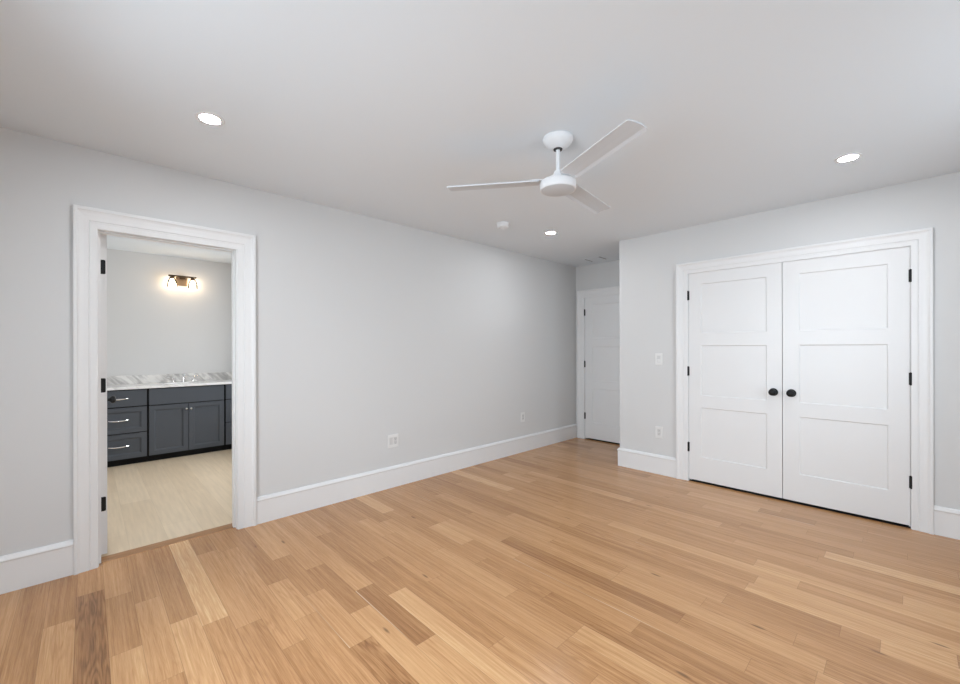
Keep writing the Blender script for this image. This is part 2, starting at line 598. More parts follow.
k = math.floor((YB - ROW0) / PITCH)
YEND = YF + 0.012
while ROW0 + k * PITCH < YEND:
    ya, yb = ROW0 + k * PITCH, ROW0 + (k + 1) * PITCH
    cy0, cy1 = max(ya, YB), min(yb, YEND)
    x = -0.052 if (cy0 >= DOY0 - 0.08 and cy1 <= DOY1 + 0.08) else -0.001
    boards = list(known.get(k, []))
    first = True
    nb = -1
    while x < (XC + 0.01 if cy1 > YC + 0.05 else XR):
        if boards:
            end, tone, fig = boards.pop(0)
        else:
            end = x + (random.uniform(0.2, 0.9) if first and k not in known else random.uniform(0.35, 1.35))
            tone = min(0.78, max(0.30, random.gauss(0.50, 0.075)))
            fig = random.choice([0.1, 0.2, 0.35, 0.5, 0.7])
        first = False
        nb += 1
        sap = 1.0 if (k, nb) in SAP or (k not in known and random.random() < 0.10) else 0.0
        lim = XC + 0.01 if cy1 > YC + 0.012 + 1e-6 and cy0 > YC - 0.05 and cy1 > YC + 0.05 else XR
        end = min(end, lim)
        if lim - end < 0.12: end = lim
        if end > x:
            board(x, end, cy0, cy1, (cy0 - ya) / PITCH, (cy1 - ya) / PITCH, tone, fig, random.random() * 9, sap)
        x = max(end, x)
    k += 1
me = bpy.data.meshes.new('floor')
bm.normal_update()
bm.to_mesh(me); bm.free()
me.materials.append(OAK)
fl = bpy.data.objects.new('floor', me)
scene.collection.objects.link(fl)
tag(fl, 'natural oak plank floor of the bedroom', 'floor', kind='structure')

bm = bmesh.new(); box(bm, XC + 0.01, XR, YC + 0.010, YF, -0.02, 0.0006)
struct('floor_closet', bm, SHADOW, 'closet floor, painted dark for the shade under the double doors', 'floor')  # dark colour paints the shade line below the closet doors
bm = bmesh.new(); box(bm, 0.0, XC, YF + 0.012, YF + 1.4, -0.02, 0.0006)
struct('floor_hall', bm, SHADOW, 'hall floor, painted dark for the shade under the far door', 'floor')  # dark colour paints the shade line below the far door
bm = bmesh.new(); slab_with_holes(bm, -0.1, 1.25, YF + WT, YF + 1.4, [(0.02, 1.13, YF - 1, YF + 1.3)], -0.1, HC, lambda a, b, d: (a, b, d))
struct('wall_hall_blocker', bm, WALL, 'added hall walls beyond the closed far door, keeping sky light out')  # added enclosure, blocks sky light from the gap under the far door
bm = bmesh.new(); box(bm, -0.052, XR + 0.15, YB - 0.15, YF + 0.15, -0.1, -0.002)
struct('floor_base', bm, OAK2, 'solid layer under the oak boards', 'floor')
bm = bmesh.new(); box(bm, XB - 0.12, -0.137, BY0 - 0.12, BY1 + 0.12, -0.1, 0.0)
struct('floor_bathroom', bm, TILE, 'pale beige plank tile floor of the bathroom', 'floor')
bm = bmesh.new(); box(bm, -0.139, -0.05, DOY0, DOY1, -0.02, 0.002)
struct('trim_threshold', bm, OAK2, 'oak threshold strip across the bathroom doorway', 'trim', bevel=0.002)

# ------------------------------------------------------------------ baseboards
BP = [(0, 0), (0.016, 0), (0.016, 0.166), (0.021, 0.171), (0.021, 0.177), (0.0125, 0.193), (0.006, 0.198), (0, 0.198)]


def baseboard(name, pts, label):
    """pts: list of (x, y, nx, ny): path points with the outward mitre direction."""
    bm = bmesh.new()
    sweep(bm, BP, [(lambda t, d, q=q: (q[0] + q[2] * t, q[1] + q[3] * t, d)) for q in pts])
    struct(name, bm, TRIM, label, 'baseboard')


C_L, C_R = -0.057, 0.9015           # bathroom casing outer edges
baseboard('baseboard_left', [(0, YB + 0.021, 1, 0), (0, C_L, 1, 0)], 'white baseboard on the long wall, short piece before the bathroom doorway')
baseboard('baseboard_left', [(0, C_R, 1, 0), (0, YF, 1, 0)], 'white baseboard along the long wall, from bathroom doorway to far door')
baseboard('baseboard_closet', [(XC, YF, -1, 0), (XC, YC, -1, -1), (1.7615, YC, 0, -1)], 'white baseboard wrapping the corner beside the closet doors')
baseboard('baseboard_closet', [(3.4825, YC, 0, -1), (XR - 0.021, YC, 0, -1)], 'white baseboard between the closet doors and the side wall')
baseboard('baseboard_right', [(XR, YC, -1, 0), (XR, YB, -1, 0)], 'white baseboard under the added side window')
baseboard('baseboard_back', [(0, YB, 0, 1), (XR - 0.021, YB, 0, 1)], 'white baseboard under the window behind the viewer')
baseboard('baseboard_bathroom', [(-2.6, BY1, 0, -1), (-WT, BY1, 0, -1)], 'white baseboard along the bathroom side wall')

# ------------------------------------------------------------------ door casings and jambs
CW = 0.108
CP = [(0, 0), (0, 0.010), (0.003, 0.0125), (0.030, 0.0135), (0.033, 0.0150), (0.0355, 0.0125), (0.037, 0.0125), (0.041, 0.0170),
      (0.060, 0.0175), (0.078, 0.0195), (0.088, 0.0235), (0.092, 0.0275), (0.105, 0.0275), (0.108, 0.025), (0.108, 0)]


def casing(name, a0, a1, top, put, parent=None, sl=1.0, sr=1.0, sh=1.0):
    bm = bmesh.new()
    st = [lambda t, d: put(a0 - t * sl, 0.0, d), lambda t, d: put(a0 - t * sl, top + t * sh, d),
          lambda t, d: put(a1 + t * sr, top + t * sh, d), lambda t, d: put(a1 + t * sr, 0.0, d)]
    sweep(bm, CP, st)
    return link(name, bm, TRIM, parent, bevel=0.0)


def jamb(a0, a1, top, d0, d1, put, stop0, stop1, parent, th=0.016):
    """lining board set in an opening a0..a1 (inner faces), with a door stop."""
    bm = bmesh.new()
    prof = [(0, d0), (0, stop0), (-0.011, stop0), (-0.011, stop1), (0, stop1), (0, d1), (th, d1), (th, d0)]
    st = [lambda t, d: put(a0 - t, 0.0, d), lambda t, d: put(a0 - t, top + t, d),
          lambda t, d: put(a1 + t, top + t, d), lambda t, d: put(a1 + t, 0.0, d)]
    sweep(bm, prof, st)
    link('jamb', bm, TRIM, parent)


put_left = lambda a, b, d: (d, a, b)
put_bath = lambda a, b, d: (-WT - d, a, b)
put_clo = lambda a, b, d: (a, YC - d, b)
put_far = lambda a, b, d: (a, YF - d, b)
t1 = casing('trim_1', 0.046, 0.784, 2.018, put_left, None, 0.955, 1.09, 1.125)
tag(t1, 'white moulded casing around the open bathroom doorway', 'door casing', kind='structure')
jamb(0.050, 0.779, 2.023, 0.0, -WT, put_left, -0.045, -0.084, t1, 0.0100)
bmc = casing('bath_side_casing', 0.052, 0.784, 2.021, put_bath, t1)
t2 = casing('trim_2', 1.8685, 3.3755, 2.029, put_clo)
tag(t2, 'white moulded casing around the double closet doors', 'door casing', kind='structure')
jamb(1.8705, 3.3740, 2.034, 0.0, -WT, put_clo, -0.044, -0.085, t2, 0.0140)
t3 = casing('trim_3', 0.146, 0.918, 2.029, put_far)
tag(t3, 'white moulded casing around the closed far door', 'door casing', kind='structure')
jamb(0.1475, 0.9165, 2.034, 0.0, -WT, put_far, -0.044, -0.085, t3, 0.0150)

# ------------------------------------------------------------------ doors
PZ = [(0.247, 0.728), (0.843, 1.326), (1.443, 1.920)]


def panel_door_mesh(w, z0, z1, stile, th=0.035, rec=0.007, slope=0.006):
    """door leaf in local coordinates: x 0..w, y 0 (front) .. th, recessed flat panels on both faces."""
    bm = bmesh.new()
    xs = [0, stile, w - stile, w]
    zs = [z0] + [z for pz in PZ for z in pz] + [z1]
    front, back = {}, {}
    for i, x in enumerate(xs):
        for j, z in enumerate(zs):
            front[i, j] = bm.verts.new((x, 0, z)); back[i, j] = bm.verts.new((x, th, z))
    for i in range(3):
        for j in range(len(zs) - 1):
            for grid, y, s in ((front, 0, 1), (back, th, -1)):
                q = [grid[i, j], grid[i + 1, j], grid[i + 1, j + 1], grid[i, j + 1]]
                if i == 1 and j % 2 == 1:
                    ins = [bm.verts.new((xs[i] + slope, y + s * rec, zs[j] + slope)), bm.verts.new((xs[i + 1] - slope, y + s * rec, zs[j] + slope)),
                           bm.verts.new((xs[i + 1] - slope, y + s * rec, zs[j + 1] - slope)), bm.verts.new((xs[i] + slope, y + s * rec, zs[j + 1] - slope))]
                    for n in range(4):
                        bm.faces.new((q[n], q[(n + 1) % 4], ins[(n + 1) % 4], ins[n]))
                    bm.faces.new(ins)
                else:
                    bm.faces.new(q)
    m = len(zs) - 1
    for i in range(3):
        bm.faces.new((front[i, 0], front[i + 1, 0], back[i + 1, 0], back[i, 0]))
        bm.faces.new((front[i, m], front[i + 1, m], back[i + 1, m], back[i, m]))
    for j in range(m):
        bm.faces.new((front[0, j], front[0, j + 1], back[0, j + 1], back[0, j]))
        bm.faces.new((front[3, j], front[3, j + 1], back[3, j + 1], back[3, j]))
    return bm


def door(name, w, stile, label, loc, rotz=0.0):
    bm = panel_door_mesh(w, 0.020, 2.031, stile)
    bmesh.ops.recalc_face_normals(bm, faces=bm.faces)
    me = bpy.data.meshes.new(name); bm.to_mesh(me); bm.free()
    me.materials.append(DOOR)
    o = bpy.data.objects.new(name, me)
    scene.collection.objects.link(o)
    o.location = loc
    o.rotation_euler = (0, 0, rotz)
    return tag(o, label, 'door', kind='structure')


def child(o, parent):
    """place a part built in its parent's local coordinates."""
    o.parent = parent
    o.location = (0, 0, 0)
    return o


def hinge(parent, x, z, leaf_dir):
    """barrel hinge with its knuckle standing proud of the front face."""
    bm = bmesh.new()
    lathe(bm, [(0, -0.049), (0.0045, -0.048), (0.006, -0.0455), (0.0078, -0.045), (0.0078, 0.045), (0.006, 0.0455), (0.0045, 0.048), (0, 0.049)], (x, -0.007, z), 'Z', 14)
    h = link('hinge', bm, BLACK, smooth=True)
    child(h, parent)
    bm = bmesh.new(); box(bm, min(x, x + leaf_dir * 0.012), max(x, x + leaf_dir * 0.012), -0.0025, 0.0, z - 0.044, z + 0.044)
    lf = link('hinge_leaf', bm, BLACK)
    lf.parent = h
    return h


KNOB = [(0, 0.0), (0.033, 0.0), (0.033, 0.004), (0.030, 0.007), (0.014, 0.009), (0.011, 0.012), (0.011, 0.026), (0.016, 0.031),
        (0.024, 0.037), (0.0285, 0.045), (0.0285, 0.052), (0.025, 0.060), (0.016, 0.066), (0, 0.068)]


def knob(parent, x, z, y, sign):
    bm = bmesh.new()
    lathe(bm, KNOB, (x, y, z), 'Y', 28, sign)
    o = link('door_knob', bm, BLACK, smooth=True)
    child(o, parent)
    o['label'] = 'black round door knob'
    return o


HZ = (1.817, 1.076, 0.334)
d3 = door('door_3', 0.7475, 0.109, 'white three panel closet door, hinged beside the light switch', (1.8725, YC + 0.001, 0))
for z in HZ: hinge(d3, -0.0060, z, 1)
knob(d3, 0.7475 - 0.060, 0.921, 0.0, -1)
d4 = door('door_4', 0.7475, 0.112, 'white three panel closet door, hinged on the side away from the light switch', (2.6245, YC + 0.001, 0))
for z in HZ: hinge(d4, 0.7530, z, -1)
knob(d4, 0.060, 0.921, 0.0, -1)
d2 = door('door_2', 0.763, 0.112, 'white three panel door closed at the end of the alcove', (0.1505, YF + 0.001, 0))
for z in HZ: hinge(d2, -0.0040, z, 1)
knob(d2, 0.763 - 0.060, 0.921, 0.0, -1)
# bathroom door: swung open a quarter turn into the bathroom, hinge edge towards the bedroom
d1 = door('door_1', 0.712, 0.112, 'white door standing open inside the bathroom, seen along its hinge edge', (-WT - 0.004, 0.0575, 0), math.pi / 2)
for z in HZ:
    # leaf mortised in the hinge edge, rounded corners away from the pin
    bm = bmesh.new()
    pts = [(0.0, -0.0445), (0.024, -0.0445)]
    for a in range(0, 91, 15):
        pts.append((0.022 + 0.007 * math.sin(math.radians(a)), -0.0375 - 0.007 * math.cos(math.radians(a))))
    for a in range(0, 91, 15):
        pts.append((0.022 + 0.007 * math.cos(math.radians(a)), 0.0375 + 0.007 * math.sin(math.radians(a))))
    pts.append((0.0, 0.0445))
    fa = [bm.verts.new((-0.0015, -y, z + zz)) for y, zz in pts]
    fb = [bm.verts.new((0.002, -y, z + zz)) for y, zz in pts]
    bm.faces.new(fa); bm.faces.new(fb)
    for i in range(len(pts)):
        j = (i + 1) % len(pts)
        bm.faces.new((fa[i], fa[j], fb[j], fb[i]))
    h = link('hinge', bm, BLACK)
    child(h, d1)
    bm = bmesh.new()
    lathe(bm, [(0, -0.048), (0.006, -0.045), (0.0065, 0.045), (0, 0.048)], (-0.004, 0.005, z), 'Z', 14)
    kn = link('knuckle', bm, BLACK, smooth=True)
    kn.parent = h
knob(d1, 0.650, 0.925, 0.0, -1)
knob(d1, 0.650, 0.925, 0.035, 1)


# the quarter-turn leaf: local +x must run to -x of the room, thickness towards +y
d1.rotation_euler = (0, 0, math.pi)
d1.location = (-WT - 0.004, 0.0560 + 0.035, 0)
for c in list(d1.children):
    if c.name.startswith('hinge'):
        c.location.y += 0.035

# ------------------------------------------------------------------ windows (out of view; side and bathroom ones added for fill light)
def window(name, a0, a1, z0, z1, put, label, inward):
    w = empty(name, put((a0 + a1) / 2, z0, 0))
    tag(w, label, 'window', kind='structure')
    am = (a0 + a1) / 2
    bm = bmesh.new()
    hl = [(a0 + 0.05, am - 0.035, z0 + 0.05, (z0 + z1) / 2 - 0.02), (a0 + 0.05, am - 0.035, (z0 + z1) / 2 + 0.02, z1 - 0.05),
          (am + 0.035, a1 - 0.05, z0 + 0.05, (z0 + z1) / 2 - 0.02), (am + 0.035, a1 - 0.05, (z0 + z1) / 2 + 0.02, z1 - 0.05)]
    slab_with_holes(bm, a0, a1, z0, z1, hl, -0.05, -0.10, put)
    link('window_frame', bm, TRIM, w)
    for h in hl:
        bm = bmesh.new()
        slab_with_holes(bm, h[0], h[1], h[2], h[3], [], -0.072, -0.076, put)
        link('pane', bm, PANE, w)
    bm = bmesh.new()
    st = [lambda t, d: put(a0 - t, z0 - t, d), lambda t, d: put(a0 - t, z1 + t, d), lambda t, d: put(a1 + t, z1 + t, d), lambda t, d: put(a1 + t, z0 - t, d), lambda t, d: put(a0 - t, z0 - t, d)]
    rings = [[bm.verts.new(s(t, d)) for t, d in CP] for s in st[:4]]
    n = len(CP)
    for i in range(4):
        a, b = rings[i], rings[(i + 1) % 4]
        for kk in range(n):
            bm.faces.new((a[kk], a[(kk + 1) % n], b[(kk + 1) % n], b[kk]))
    link('window_casing', bm, TRIM, w)
    return w


window('window_1', *W1, lambda a, b, d: (a, YB + d, b), 'white double window in the wall behind the viewer', 1)
window('window_fill_2', *W2, lambda a, b, d: (XR - d, a, b), 'added white double window in the side wall, for fill light', 1)
window('window_fill_3', *W3, lambda a, b, d: (a, BY1 - d, b), 'added white window in the bathroom side wall, for fill light', 1)

# ------------------------------------------------------------------ ceiling fan
FX, FY = 1.9853, 1.9293
fan = empty('ceiling_fan', (FX, FY, HC))
tag(fan, 'white three blade ceiling fan hanging on a short rod', 'ceiling fan')
lathemesh('canopy', [(0.0, 0.0), (0.083, 0.0), (0.0845, -0.006), (0.083, -0.014), (0.076, -0.028), (0.062, -0.042), (0.046, -0.053), (0.033, -0.059), (0.028, -0.061), (0.0, -0.061)], (FX, FY, HC), FANW, fan, n=56)
o = lathemesh('canopy_ring', [(0.0, 0.0), (0.025, 0.0), (0.024, -0.006), (0.0, -0.006)], (FX, FY, HC - 0.061), SLOT, fan, n=32)
o['label'] = 'dark ball joint under the canopy'
lathemesh('downrod', [(0.0, 0.0), (0.0115, 0.0), (0.0115, -0.137), (0.0, -0.137)], (FX, FY, HC - 0.064), FANW, fan, n=24)
lathemesh('motor_cap', [(0.0, 0.0), (0.014, 0.0), (0.022, -0.004), (0.024, -0.010), (0.024, -0.022), (0.031, -0.025), (0.040, -0.029), (0.042, -0.034), (0.042, -0.056), (0.0, -0.056)], (FX, FY, 2.308), FANW, fan, n=40)
lathemesh('motor_housing', [(0.0, 0.0), (0.080, 0.0), (0.094, -0.004), (0.099, -0.010), (0.100, -0.018), (0.100, -0.050), (0.098, -0.055), (0.093, -0.055), (0.0925, -0.052), (0.0, -0.052)], (FX, FY, 2.252), FANW, fan, n=64)
lathemesh('bottom_cover', [(0.0, 0.0), (0.092, 0.0), (0.092, -0.004), (0.088, -0.0055), (0.0, -0.007)], (FX, FY, 2.200), COVERW, fan, n=64)
BL_R, BL_W, PITCH_B, BZ = 0.637, 0.0582, math.radians(-7.2), 2.2496
bm = bmesh.new()
# blade lying along +x, built flat then pitched: thin plate with rounded tip and one down-turned edge
def outline(x):
    """half widths at station x (plus side, minus side)"""
    r = 0.016
    def cut(x):
        e = BL_R - x
        return 0.0 if e >= r else r - math.sqrt(max(0.0, r * r - (r - e) ** 2))
    return BL_W - cut(x), BL_W - cut(x)
xs = [0.106, 0.116, 0.30, 0.46, 0.60, 0.621] + [BL_R - 0.016 * (1 - math.sin(math.radians(a))) for a in (15, 30, 45, 60, 75, 90)]
rings = []
for x in xs:
    wp, wm = outline(x)
    if x < 0.11: wp, wm = wp - 0.006, wm - 0.006
    lip = 0.020
    top = [(-wm, 0.0), (-wm + 0.004, 0.004), (0.0, 0.0075), (wp - lip, 0.0045), (wp - 0.004, 0.000), (wp, -0.003)]
    bot = [(wp - 0.001, -0.0085), (wp - lip, -0.002), (0.0, -0.001), (-wm + 0.003, -0.003)]
    rings.append([(x, y, z) for y, z in top + bot])
cp, sp = math.cos(PITCH_B), math.sin(PITCH_B)
vr = [[bm.verts.new((x, y * cp - z * sp, y * sp + z * cp)) for x, y, z in ring] for ring in rings]
n = len(vr[0])
for a, b in zip(vr, vr[1:]):
    for kk in range(n):
        bm.faces.new((a[kk], a[(kk + 1) % n], b[(kk + 1) % n], b[kk]))
bm.faces.new(vr[0]); bm.faces.new(vr[-1])
bmesh.ops.recalc_face_normals(bm, faces=bm.faces)
blade_me = bpy.data.meshes.new('blade'); bm.to_mesh(blade_me); bm.free(); blade_me.materials.append(BLADE_SHADED)
bm = bmesh.new()
for x0, x1, hw0, hw1, z0, z1 in ((0.075, 0.150, 0.030, 0.040, 0.002, 0.009),):
    q = []
    for x, hw in ((x0, hw0), (x1, hw1)):
        for y in (-hw, hw):
            for z in (z0, z1):
                q.append(bm.verts.new((x, y * cp - z * sp, y * sp + z * cp)))
    for f in ((0, 1, 3, 2), (4, 6, 7, 5), (0, 4, 5, 1), (2, 3, 7, 6), (0, 2, 6, 4), (1, 5, 7, 3)):
        bm.faces.new([q[i] for i in f])
bmesh.ops.recalc_face_normals(bm, faces=bm.faces)
br_me = bpy.data.meshes.new('blade_bracket'); bm.to_mesh(br_me); bm.free(); br_me.materials.append(FANW)
for ang in (-23.17, 96.83, 216.83):
    b = bpy.data.objects.new('blade', blade_me); scene.collection.objects.link(b)
    b.parent = fan; b.location = (0, 0, BZ - HC); b.rotation_euler = (0, 0, math.radians(ang))
    c = bpy.data.objects.new('blade_bracket', br_me); scene.collection.objects.link(c)
    c.parent = b

# ------------------------------------------------------------------ recessed lights, smoke detector, vent
for x, y, label in ((0.859, 0.461, 'round recessed ceiling light above the bathroom doorway'),
                    (3.102, 3.448, 'round recessed ceiling light in front of the closet doors'),
                    (0.818, 3.453, 'round recessed ceiling light beside the smoke detector'),
                    (3.102, 0.461, 'round recessed ceiling light nearest the viewer')):
    r = empty('recessed_light', (x, y, HC))
    tag(r, label, 'ceiling light', 'recessed ceiling lights')
    bm = bmesh.new()
    prof = [(0.046, 0.0), (0.066, 0.0), (0.066, -0.002), (0.062, -0.0035), (0.048, -0.0035), (0.046, -0.002)]
    nn = 48
    rg = [[bm.verts.new((x + pr * math.cos(2 * math.pi * i / nn), y + pr * math.sin(2 * math.pi * i / nn), HC + pz)) for pr, pz in prof] for i in range(nn)]
    for i in range(nn):
        a, b2 = rg[i], rg[(i + 1) % nn]
        for kk in range(len(prof)):
            bm.faces.new((a[kk], a[(kk + 1) % len(prof)], b2[(kk + 1) % len(prof)], b2[kk]))
    link('trim_ring', bm, TRIM, r, smooth=True)
    lathemesh('lens', [(0, -0.0005), (0.046, -0.0005), (0.046, -0.0022), (0, -0.0030)], (x, y, HC), CAN, r, n=48)

sd = empty('smoke_detector', (0.692, 2.862, HC))
tag(sd, 'small round white smoke detector on the ceiling', 'smoke detector')
lathemesh('mounting_base', [(0, 0), (0.062, 0), (0.062, -0.010), (0, -0.010)], (0.692, 2.862, HC), FANW, sd)
lathemesh('body', [(0, 0), (0.058, 0), (0.059, -0.006), (0.057, -0.024), (0.050, -0.031), (0.036, -0.033), (0.035, -0.030), (0.020, -0.030), (0.018, -0.033), (0, -0.034)], (0.692, 2.862, HC - 0.010), FANW, sd)

vt = empty('ceiling_vent', (0.49, 4.89, HC))
tag(vt, 'square white supply vent in the ceiling near the far door', 'vent')
bm = bmesh.new()
slab_with_holes(bm, 0.362, 0.618, 4.772, 5.008, [(0.374, 0.606, 4.790, 4.990)], HC, HC - 0.006, lambda a, b, d: (a, b, d))
link('frame', bm, CEIL, vt, bevel=0.002)
bm = bmesh.new(); box(bm, 0.398, 0.582, 4.794, 4.986, HC - 0.006, HC - 0.004)
link('louver_plate', bm, CEIL, vt)
bm = bmesh.new(); box(bm, 0.3745, 0.6055, 4.7905, 4.9895, HC - 0.0035, HC - 0.0003)
link('slot_shade_sheet', bm, DARKGREY, vt)  # grey sheet painted for the dark inside the vent slots

# ------------------------------------------------------------------ outlets and switch
def plate(name, put, c, z, w, h, label, cat, devices):
    """put(a, b, d): wall coordinates; devices: list of (offset, kind)"""
    e = empty(name, put(c, z, 0))
    tag(e, label, cat, 'wall outlets' if cat == 'outlet' else None)
    bm = bmesh.new()
    hl = [(c + off - 0.0172, c + off + 0.0172, z - 0.0338, z + 0.0338) for off, kd in devices]
    slab_with_holes(bm, c - w / 2, c + w / 2, z - h / 2, z + h / 2, hl, 0.0, 0.006, put)
    link('cover_plate', bm, PLAST, e, bevel=0.0018)
    for off, kd in devices:
        bm = bmesh.new()
        slab_with_holes(bm, c + off - 0.0165, c + off + 0.0165, z - 0.033, z + 0.033, [], 0.0, 0.0072, put)
        dev = link('rocker' if kd == 'rocker' else 'receptacle', bm, PLAST2, e, bevel=0.001)
        if kd == 'duplex':
            for s in (0.017, -0.017):
                for aa, bb, ww, hh in ((-0.0065, 0.003, 0.0022, 0.009), (0.0065, 0.003, 0.0022, 0.008), (0.0, -0.0085, 0.0045, 0.0045)):
                    bm = bmesh.new()
                    slab_with_holes(bm, c + off + aa - ww / 2, c + off + aa + ww / 2, z + s + bb - hh / 2, z + s + bb + hh / 2, [], 0.0065, 0.0076, put)
                    link('slot', bm, SLOT, dev)
        elif kd == 'rocker':
            bm = bmesh.new()
            slab_with_holes(bm, c + off - 0.0135, c + off + 0.0135, z - 0.029, z + 0.0005, [], 0.0065, 0.0085, put)
            link('rocker_paddle', bm, PLAST, dev, bevel=0.001)
    return e


plate('wall_outlet', put_left, 2.079, 0.434, 0.116, 0.122, 'wide white double outlet plate low on the long grey wall', 'outlet', [(-0.023, 'blank'), (0.023, 'duplex')])
plate('wall_outlet', put_left, 3.962, 0.437, 0.075, 0.122, 'narrow white outlet on the long grey wall nearest the far door', 'outlet', [(0, 'duplex')])
plate('wall_outlet', put_clo, 1.581, 0.431, 0.073, 0.120, 'white outlet beside the closet doors, below the light switch', 'outlet', [(0, 'duplex')])
plate('light_switch', put_clo, 1.581, 1.189, 0.073, 0.118, 'white rocker light switch beside the closet doors', 'switch', [(0, 'rocker')])

# ------------------------------------------------------------------ bathroom vanity
XF = -2.685                       # front face of doors and drawers
VZ0, VZ1 = 0.072, 0.853


def front_panel(name, y0, y1, z0, z1, parent, shaker=True, st=0.049):
    bm = bmesh.new()
    if not shaker:
        box(bm, XF - 0.019, XF, y0, y1, z0, z1)
        return link(name, bm, CAB, parent, bevel=0.0015)
    ys, zs = [y0, y0 + st, y1 - st, y1], [z0, z0 + st, z1 - st, z1]
    g = {(i, j): bm.verts.new((XF, ys[i], zs[j])) for i in range(4) for j in range(4)}
    for i in range(3):
        for j in range(3):
            q = [g[i, j], g[i + 1, j], g[i + 1, j + 1], g[i, j + 1]]
            if i == 1 and j == 1:
                prev = q
                for inset, dep in ((0.003, 0.004), (0.009, 0.005), (0.013, 0.010)):
                    ins = [bm.verts.new((XF - dep, y, z)) for y, z in ((ys[1] + inset, zs[1] + inset), (ys[2] - inset, zs[1] + inset), (ys[2] - inset, zs[2] - inset), (ys[1] + inset, zs[2] - inset))]
                    for n_ in range(4):
                        bm.faces.new((prev[n_], prev[(n_ + 1) % 4], ins[(n_ + 1) % 4], ins[n_]))
                    prev = ins
                bm.faces.new(prev)
            else:
                bm.faces.new(q)
    bk = [bm.verts.new((XF - 0.019, y, z)) for y, z in ((y0, z0), (y1, z0), (y1, z1), (y0, z1))]
    bm.faces.new(bk)
    per = [[g[i, 0] for i in range(4)], [g[3, j] for j in range(4)], [g[i, 3] for i in range(3, -1, -1)], [g[0, j] for j in range(3, -1, -1)]]
    for n_, chain in enumerate(per):
        bm.faces.new(chain + [bk[(n_ + 1) % 4], bk[n_]])
    return link(name, bm, CAB, parent)


def pull(y, z, parent):
    bm = bmesh.new()
    pts = []
    for i in range(13):
        s = i / 12
        a = (s - 0.5) * 2
        pts.append((XF + 0.010 + 0.022 * (1 - a ** 4), y + a * 0.082, z + 0.006 * (a * a) - 0.002))
    tube(bm, pts, [0.0065 + 0.0035 * (1 - abs((i / 12 - 0.5) * 2)) for i in range(13)], 10)
    for s in (-1, 1):
        tube(bm, [(XF - 0.001, y + s * 0.080, z + 0.003), (XF + 0.012, y + s * 0.081, z + 0.003)], 0.006, 10)
    o = link('drawer_pull', bm, CHROME, parent, smooth=True)
    o['label'] = 'chrome bar pull'


def cab_body(root, y0, y1, open_top=False):
    bm = bmesh.new()
    if open_top:
        slab_with_holes(bm, XB + 0.002, XF - 0.020, y0, y1, [(XB + 0.020, XF - 0.038, y0 + 0.018, y1 - 0.018)], VZ0 + 0.018, VZ1, lambda a, b, d: (a, b, d))
        box(bm, XB + 0.002, XF - 0.020, y0, y1, VZ0, VZ0 + 0.018)
    else:
        box(bm, XB + 0.002, XF - 0.020, y0, y1, VZ0, VZ1)
    link('cabinet_body', bm, SHADOW, root)  # body coloured black for the shade in gaps between the fronts
    bm = bmesh.new()
    box(bm, XB + 0.05, XF - 0.066, y0, y1, 0.0, VZ0)
    o = link('toe_kick', bm, SHADOW, root)  # toe kick shade painted in as near black
    o['label'] = 'recessed toe kick, its shade painted black'


def drawer_unit(y0, y1, label, py):
    c = empty('drawer_cabinet', ((XB + XF) / 2, (y0 + y1) / 2, 0))
    tag(c, label, 'vanity cabinet', 'bathroom vanity units')
    cab_body(c, y0, y1)
    a0, a1 = y0 + 0.010, y1 - 0.010
    for z0, z1, sh, pz in ((0.661, 0.842, False, 0.750), (0.366, 0.650, True, 0.511), (0.078, 0.355, True, 0.222)):
        d = front_panel('drawer', a0, a1, z0, z1, c, sh)
        pull(py, pz, d)
    return c


drawer_unit(-0.005, 0.5055, 'dark grey three drawer vanity cabinet beside the open bathroom door', 0.2520)
drawer_unit(1.2735, 1.785, 'dark grey drawer vanity cabinet beyond the sink cabinet, mostly behind the doorway casing', 1.529)
sc = empty('sink_cabinet', ((XB + XF) / 2, 0.8895, 0))
tag(sc, 'dark grey two door sink cabinet in the middle of the vanity', 'vanity cabinet', 'bathroom vanity units')
cab_body(sc, 0.5060, 1.2730, True)
front_panel('false_drawer', 0.5155, 1.2635, 0.657, 0.842, sc, False)
for y0, y1, ky in ((0.5155, 0.8865, 0.866), (0.8925, 1.2635, 0.913)):
    d = front_panel('cabinet_door', y0, y1, 0.078, 0.648, sc)
    bm = bmesh.new()
    lathe(bm, [(0, 0), (0.006, 0), (0.005, 0.010), (0.011, 0.016), (0.0135, 0.022), (0.011, 0.027), (0, 0.028)], (XF, ky, 0.585), 'X', 20)
    kk = link('knob', bm, CHROME, d, smooth=True)
    kk['label'] = 'small round chrome knob'

# countertop with an oval basin hole, backsplash, basin, faucet
ct = empty('countertop', ((XB + XF) / 2, 0.89, VZ1))
tag(ct, 'white marble countertop on the dark vanity, brightened for light on its edge', 'countertop')
bm = bmesh.new()
cx_, cy_, ra, rb = -2.90, 0.8895, 0.155, 0.215
nn = 48
x0, x1, y0, y1 = XB + 0.001, XF + 0.022, -0.020, 1.800
TZ0, TZ1 = VZ1 + 0.001, VZ1 + 0.030
rim = []
outer = []
for i in range(nn):
    a = 2 * math.pi * i / nn
    c, s = math.cos(a), math.sin(a)
    rim.append((cx_ + ra * c, cy_ + rb * s))
    tx = ((x1 - cx_) if c > 0 else (x0 - cx_)) / c if abs(c) > 1e-9 else 1e9
    ty = ((y1 - cy_) if s > 0 else (y0 - cy_)) / s if abs(s) > 1e-9 else 1e9
    tt = min(tx, ty)
    outer.append((cx_ + tt * c, cy_ + tt * s))
for qx, qy in ((x0, y0), (x1, y0), (x1, y1), (x0, y1)):
    i = min(range(nn), key=lambda i: (outer[i][0] - qx) ** 2 + (outer[i][1] - qy) ** 2)
    outer[i] = (qx, qy)
